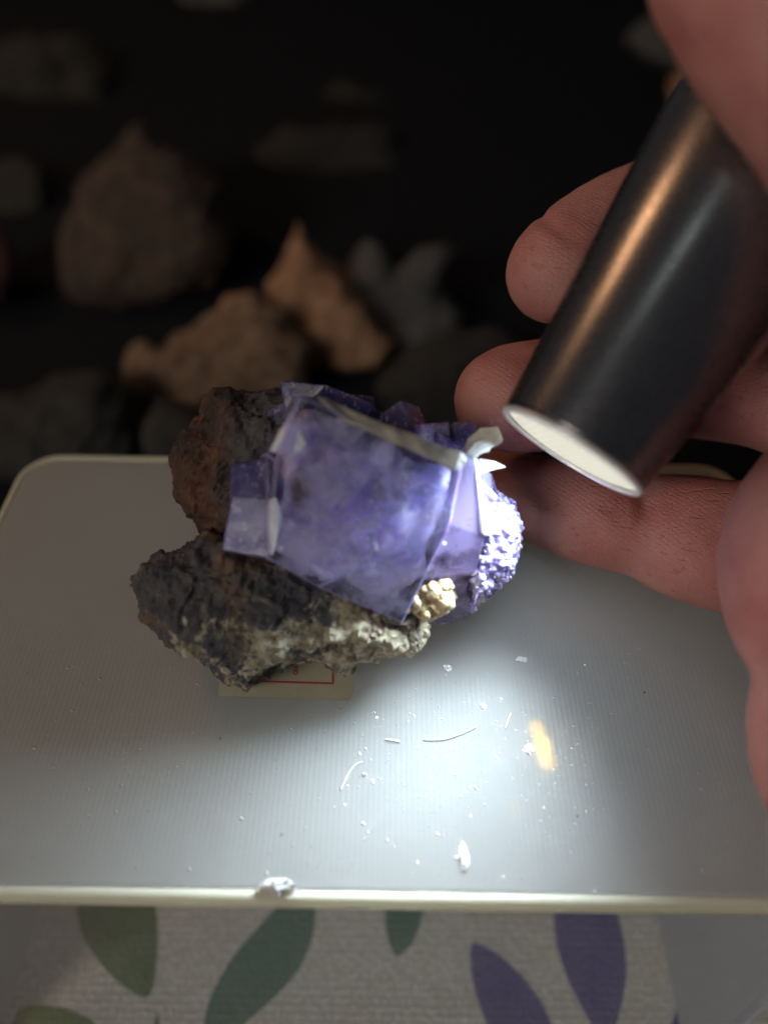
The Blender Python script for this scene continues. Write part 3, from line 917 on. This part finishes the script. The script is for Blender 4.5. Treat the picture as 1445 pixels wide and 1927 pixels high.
M_frac = mat_frac('cleavage', (0.80, 0.80, 0.95), 0.55)
for px in ([FZ(508, 1030, 0.04), FZ(640, 1100, 0.05), FZ(790, 1040, 0.06), FZ(690, 1060, 0.14), FZ(600, 1050, 0.16)],
           [FZ(560, 890, 0.16), FZ(640, 850, 0.05), FZ(655, 930, 0.10), FZ(590, 985, 0.18)],
           [FZ(700, 820, 0.05), FZ(745, 838, 0.04), FZ(735, 885, 0.10), FZ(700, 870, 0.12)],
           [FZ(610, 1000, 0.05), FZ(720, 960, 0.12), FZ(700, 1055, 0.16), FZ(640, 1075, 0.06)],
           [FZ(760, 1000, 0.05), FZ(850, 900, 0.04), FZ(838, 980, 0.05), FZ(780, 1070, 0.10)],
           [FZ(585, 770, 0.05), FZ(690, 810, 0.05), FZ(650, 850, 0.16)],
           [FZ(640, 860, 0.05), FZ(700, 900, 0.14), FZ(640, 960, 0.06)]):
    bm = bmesh.new()
    bm.faces.new([bm.verts.new(P(*p)) for p in px])
    me = bm_mesh(bm)
    me.transform(Matrix.Translation(-spec.location))
    o = bpy.data.objects.new('cleavage_plane', me); me.materials.append(M_frac); C.objects.link(o); o.parent = main

# small bright bits under the big face, added as its highlights and sparkle
ri = random.Random(21)
M_glint = mat_quartz('painted_glint', (0.62, 0.62, 0.82), (0.9, 0.9, 1.0))
glints = [(698, 944, 0.035, 1), (640, 792, 0.05, 1), (648, 800, 0.03, 1), (708, 1028, 0.022, 4), (548, 985, 0.04, 2), (530, 1030, 0.04, 1)]
glints += [(ri.uniform(690, 840), ri.uniform(880, 1040), ri.uniform(0.008, 0.022), 1) for _ in range(26)]
for u, v, r, st_ in glints:
    bm = bmesh.new()
    _, _, z = FZ(u, v, 0.05 if r > 0.025 else 0.03)
    m = Matrix.Translation(P(u, v, z)) @ CAM_M.to_3x3().to_4x4() @ Matrix.Rotation(0.2, 4, 'Z') @ Matrix.Diagonal((r, r * st_, r * 0.6, 1)) @ Euler((ri.uniform(0, 3), ri.uniform(0, 3), 0)).to_matrix().to_4x4()
    bmesh.ops.create_icosphere(bm, subdivisions=1, radius=1, matrix=m)
    link('glint_bit', bm_mesh(bm), M_glint, main)

# ------------------------------------------------------------------ flashlight
FLZ = 9.4
face_c = P(1073.5, 849.5, FLZ)
RF = 151 * FLZ / FPX
_ray = (face_c - CAM_M.translation).normalized()
_scr = (P(1073.5 - 60, 849.5 + 90, FLZ) - face_c).normalized()
_scr = (_scr - _ray * _scr.dot(_ray)).normalized()
ax = (_scr * 0.988 - _ray * 0.155).normalized()     # the way it shines
fl = empty('flashlight', face_c - ax * 2.5, 'short dark metal flashlight gripped in the hand with its lens glowing', 'flashlight')


def mat_gun():
    n = N('gunmetal')
    o = n.tc.outputs['Object']
    a = n.noise(3, 5, 0.6)
    rg = n.maprange(n.noise(18, 5, 0.65), 0.3, 0.7, 0.22, 0.32)
    return n.done(n.principled(Base_Color=n.mix(a, (0.14, 0.14, 0.16), (0.20, 0.19, 0.195)), Metallic=0.9, Roughness=rg, Normal=n.bump(n.noise(60, 2, 0.5), 0.03, 0.01)))


M_gun = mat_gun()
L = 4.75
K = RF / 1.085
link('body', lathe([(t * K if t > -1 else t, r * K) for t, r in [(-L, 1.30), (-L + 0.06, 1.46), (-L + 0.22, 1.53), (-L + 0.4, 1.54), (-L * 0.5, 1.34), (-1.2, 1.20), (-0.25, 1.105), (-0.10, 1.092), (-0.07, 1.090), (-0.06, 1.085), (-0.02, 1.06), (0.0, 1.02), (-0.06, 1.0), (-0.12, 0.98)]], face_c, ax, 96, True), M_gun, fl, True)
M_lens = mat_emit('lit_lens', (1.0, 0.97, 0.82), 0.56)
ln = link('lens', lathe([(t, r * K) for t, r in [(-0.05, 1.015), (-0.03, 1.01), (0.0, 0.9), (0.012, 0.6), (0.018, 0.02)]], face_c, ax, 64, True), M_lens, fl, True)
M_bez = mat_plain('bezel_metal', (0.75, 0.74, 0.72), 0.35, 0.4)
link('bezel', lathe([(t, r * K) for t, r in [(-0.03, 1.03), (-0.03, 1.085), (0.0, 1.09), (0.035, 1.07), (0.035, 1.02), (0.0, 1.012), (-0.03, 1.03)]], face_c, ax, 96, False), M_bez, fl, True)
M_bead = mat_plain('lens_dirt', (0.8, 0.78, 0.7), 0.4)


def spot(name, energy, size_deg, blend, col, off=0.06, aim=None, rad=0.35, at=(0, 0)):
    d = bpy.data.lights.new(name, 'SPOT')
    d.energy = energy; d.spot_size = R(size_deg); d.spot_blend = blend; d.color = col; d.shadow_soft_size = rad
    o = bpy.data.objects.new(name, d); C.objects.link(o)
    o.parent = fl
    x = ax.orthogonal().normalized(); y = ax.cross(x)
    p = face_c + ax * (off) + x * at[0] + y * at[1]
    o.location = p - fl.location
    v = (aim - p) if aim else ax
    o.rotation_euler = v.to_track_quat('-Z', 'Y').to_euler()
    return o


hot = on_plane(590, 1690, ZT)
def disc_beam(name, energy, size, spread, col, aim, off):
    d = bpy.data.lights.new(name, 'AREA')
    d.shape = 'DISK'; d.size = size; d.spread = R(spread); d.energy = energy; d.color = col
    o = bpy.data.objects.new(name, d); C.objects.link(o); o.parent = fl
    p = face_c + ax * off
    o.location = p - fl.location
    o.rotation_euler = (aim - p).to_track_quat('-Z', 'Y').to_euler()


disc_beam('flashlight_spill', 62, 1.7, 170, (0.62, 0.80, 1.0), face_c + ax, 0.41)
disc_beam('flashlight_beam', 245, 1.5, 88, (0.75, 0.90, 1.0), hot, 0.40)
for fu, fv, fe in ((1010, 1372, 1800), (1020, 1402, 3800), (1028, 1430, 2200), (972, 1520, 500)):
    spot('flashlight_fringe', fe, 4.5 if fe > 600 else 2.5, 1.0, (1.0, 0.55, 0.0), off=0.10, aim=on_plane(fu, fv, ZT), rad=0.05)

# ------------------------------------------------------------------ hand
def ch(*pts):
    return spline([(P(u, v, z), r) for u, v, z, r in pts], 5)


chains = [
    # index finger: tip shows left of the flashlight
    ch((1048, 512, 11.2, 0.78), (1085, 482, 11.4, 0.84), (1170, 430, 11.9, 0.90), (1300, 390, 12.7, 0.95), (1470, 400, 12.3, 1.0), (1620, 480, 11.5, 1.1)),
    # middle finger
    ch((950, 752, 11.2, 0.78), (985, 748, 11.4, 0.86), (1090, 735, 12.0, 0.90), (1240, 715, 12.6, 0.95), (1400, 720, 11.9, 1.0), (1520, 735, 11.2, 1.1), (1650, 760, 10.8, 1.2)),
    # third finger, straight under the flashlight
    ch((880, 912, 12.75, 0.60), (930, 922, 12.6, 0.70), (1005, 938, 12.4, 0.73), (1100, 962, 12.1, 0.85), (1185, 984, 11.9, 0.84), (1213, 991, 11.85, 0.79), (1245, 998, 11.75, 0.90), (1300, 1012, 11.6, 1.0), (1390, 1030, 11.4, 1.04), (1520, 1030, 11.0, 1.1), (1680, 960, 10.6, 1.3)),
    # little finger folded beside the palm
    ch((1600, 930, 9.3, 1.10), (1565, 1000, 9.0, 1.18), (1558, 1085, 8.9, 1.24), (1575, 1170, 8.8, 1.15), (1660, 1230, 8.8, 1.1), (1800, 1150, 9.3, 1.5)),
    # heel of the hand
    ch((1585, 1320, 8.6, 0.98), (1580, 1400, 8.5, 0.98), (1600, 1480, 8.5, 0.95), (1700, 1500, 8.8, 1.1), (1800, 1400, 9.4, 1.5)),
    # thumb pressing on the tail end
    ch((1430, -95, 7.3, 1.08), (1520, 20, 7.3, 1.16), (1620, 140, 7.3, 1.18), (1760, 290, 7.3, 1.35), (1930, 470, 7.3, 1.6), (2060, 700, 8.2, 1.9)),
    # palm and wrist, out of frame to the right
    ch((1650, 500, 11.3, 1.3), (1750, 800, 10.6, 1.7), (1780, 1100, 10.2, 1.8), (1800, 1400, 9.9, 1.6)),
    ch((2000, 300, 9.2, 1.6), (1950, 600, 9.9, 1.9), (1900, 900, 10.1, 2.0), (1900, 1250, 9.9, 1.9)),
    ch((1950, 700, 10.0, 2.2), (2300, 800, 10.0, 2.4), (2800, 850, 10.0, 2.6), (3600, 900, 10.0, 3.0)),
]
me = remesh(tube_blobs(chains, 0.3), 0.055, 14)
co, no = get_co(me), get_no(me)
creases = [
    (P(1212, 905, 11.2), P(1205, 1075, 11.6), 0.09, 0.13), (P(1196, 905, 11.2), P(1188, 1065, 11.6), 0.05, 0.05), (P(1232, 900, 11.2), P(1222, 1085, 11.5), 0.05, 0.03),
    (P(1018, 870, 11.9), P(1008, 1010, 12.0), 0.06, 0.03),
    (P(1020, 408, 11.2), P(1150, 520, 11.4), 0.10, 0.05),
    (P(1450, 1000, 9.4), P(1380, 1190, 10.0), 0.05, 0.02),
]
d = np.zeros(len(co))
for a, b, wd, dep in creases:
    a_, b_ = np.array(a), np.array(b)
    ab = b_ - a_
    cam_p = np.array(CAM_M.translation)
    # distance from the plane through the crease and the eye of the hand's palm side, limited to the finger
    t = np.clip(((co - a_) @ ab) / (ab @ ab), 0, 1)
    q = a_ + t[:, None] * ab
    view = q - cam_p; view /= np.linalg.norm(view, axis=1)[:, None]
    r_ = co - q
    along = (r_ * view).sum(1)
    perp = np.linalg.norm(r_ - along[:, None] * view, axis=1)
    d -= dep * np.exp(-(perp / wd) ** 2) * (np.abs(along) < 1.1)
d += np.array([0.012 * noise.noise(Vector(c) * 1.6) + 0.006 * noise.noise(Vector(c) * 5) for c in co.tolist()])
set_co(me, co + no * d[:, None])
M_skin = mat_skin()
tag(link('hand', me, M_skin, None, True), 'hand reaching in from the right with fingers curled round the flashlight', 'hand')

# ------------------------------------------------------------------ crumbs, fibres and dust on the box
M_crumb = mat_plain('white_crumb', (0.55, 0.53, 0.51), 0.7, bscale=12)


def crumb(u, v, ru, rv, hgt, label, seed, name='crumb'):
    c = on_plane(u, v, ZT)
    su = (on_plane(u + ru, v, ZT) - c).length; sv = (on_plane(u, v + rv, ZT) - c).length
    bm = bmesh.new()
    bmesh.ops.create_icosphere(bm, subdivisions=4, radius=1)
    for x in bm.verts:
        k = 1 + 0.5 * fbm(x.co * 1.6 + Vector((seed, 0, 0)), 3) + 0.3 * fbm(x.co * 5 + Vector((seed, 3, 0)), 2)
        x.co = Vector((x.co.x * su * k, x.co.y * sv * k, max(-0.15, x.co.z) * hgt * k))
    bmesh.ops.translate(bm, verts=bm.verts, vec=(c.x, c.y, ZT + 0.15 * hgt))
    return tag(link(name, bm_mesh(bm), M_crumb), label, 'crumb', 'crumbs on the box')


crumb(522, 1672, 30, 13, 0.15, 'largest white crumb, lying against the front rim of the box', 1)
crumb(872, 1614, 9, 26, 0.06, 'long narrow white crumb in the lit patch near the front rim', 2)
crumb(842, 1258, 9, 6, 0.03, 'pale flake just below the right end of the crystal', 3, 'flake')
crumb(908, 1330, 5, 5, 0.03, 'small round white crumb in the upper part of the lit patch', 4)
crumb(982, 1240, 9, 5, 0.02, 'pale flake on the grey plastic below the third finger', 5, 'flake')
crumb(995, 1410, 7, 9, 0.03, 'white crumb beside the yellow glow', 8)
crumb(685, 1458, 4, 4, 0.03, 'tiny white crumb beside the curved fibre', 9)


def fibre(pts, r, label):
    cu = spline([(on_plane(u, v, ZT + 0.02), r) for u, v in pts], 6)
    bm = bmesh.new()
    rings = []
    for i, (p, rr) in enumerate(cu):
        t = (cu[min(i + 1, len(cu) - 1)][0] - cu[max(i - 1, 0)][0]).normalized()
        s = t.cross(Vector((0, 0, 1))).normalized()
        e = 0.4 if i in (0, len(cu) - 1) else 1
        rings.append([bm.verts.new(p + (s * math.cos(a) + Vector((0, 0, 1)) * math.sin(a)) * rr * e) for a in (0, 1.26, 2.51, 3.77, 5.03)])
    for a, b in zip(rings, rings[1:]):
        for k in range(5):
            bm.faces.new((a[k], b[k], b[(k + 1) % 5], a[(k + 1) % 5]))
    bm.faces.new(rings[0]); bm.faces.new(rings[-1])
    tag(link('fibre', bm_mesh(bm), M_crumb, None, True), label, 'fibre', 'fibres on the box')


fibre([(640, 1488), (652, 1462), (666, 1442), (682, 1433)], 0.011, 'curved white fibre left of the lit patch')
fibre([(724, 1391), (736, 1393), (752, 1396)], 0.016, 'short thick white fibre at the edge of the shadow')
fibre([(795, 1392), (830, 1392), (860, 1384), (896, 1368)], 0.010, 'long white fibre across the lit patch')
fibre([(950, 1372), (955, 1358), (961, 1342)], 0.013, 'short white fibre left of the yellow glow')

bm = bmesh.new()
rd = random.Random(9)
for k in range(520):
    if k < 320:
        u, v = rd.gauss(860, 150), rd.gauss(1440, 120)
    else:
        u, v = rd.uniform(60, 1400), rd.uniform(1130, 1680)
    if not (40 < u < 1420 and 1190 < v < 1680): continue
    c = on_plane(u, v, ZT)
    s = rd.uniform(0.005, 0.012) * (1.9 if rd.random() < 0.12 else 1)
    m = Matrix.Translation(c + Vector((0, 0, s * 0.3))) @ Matrix.Rotation(rd.uniform(0, 3), 4, 'Z') @ Matrix.Diagonal((s * rd.uniform(0.8, 1.9), s, s * 0.6, 1))
    bmesh.ops.create_icosphere(bm, subdivisions=1, radius=1, matrix=m)
tag(link('dust', bm_mesh(bm), M_crumb), 'fine white dust scattered over the top of the box', 'dust', kind='stuff')
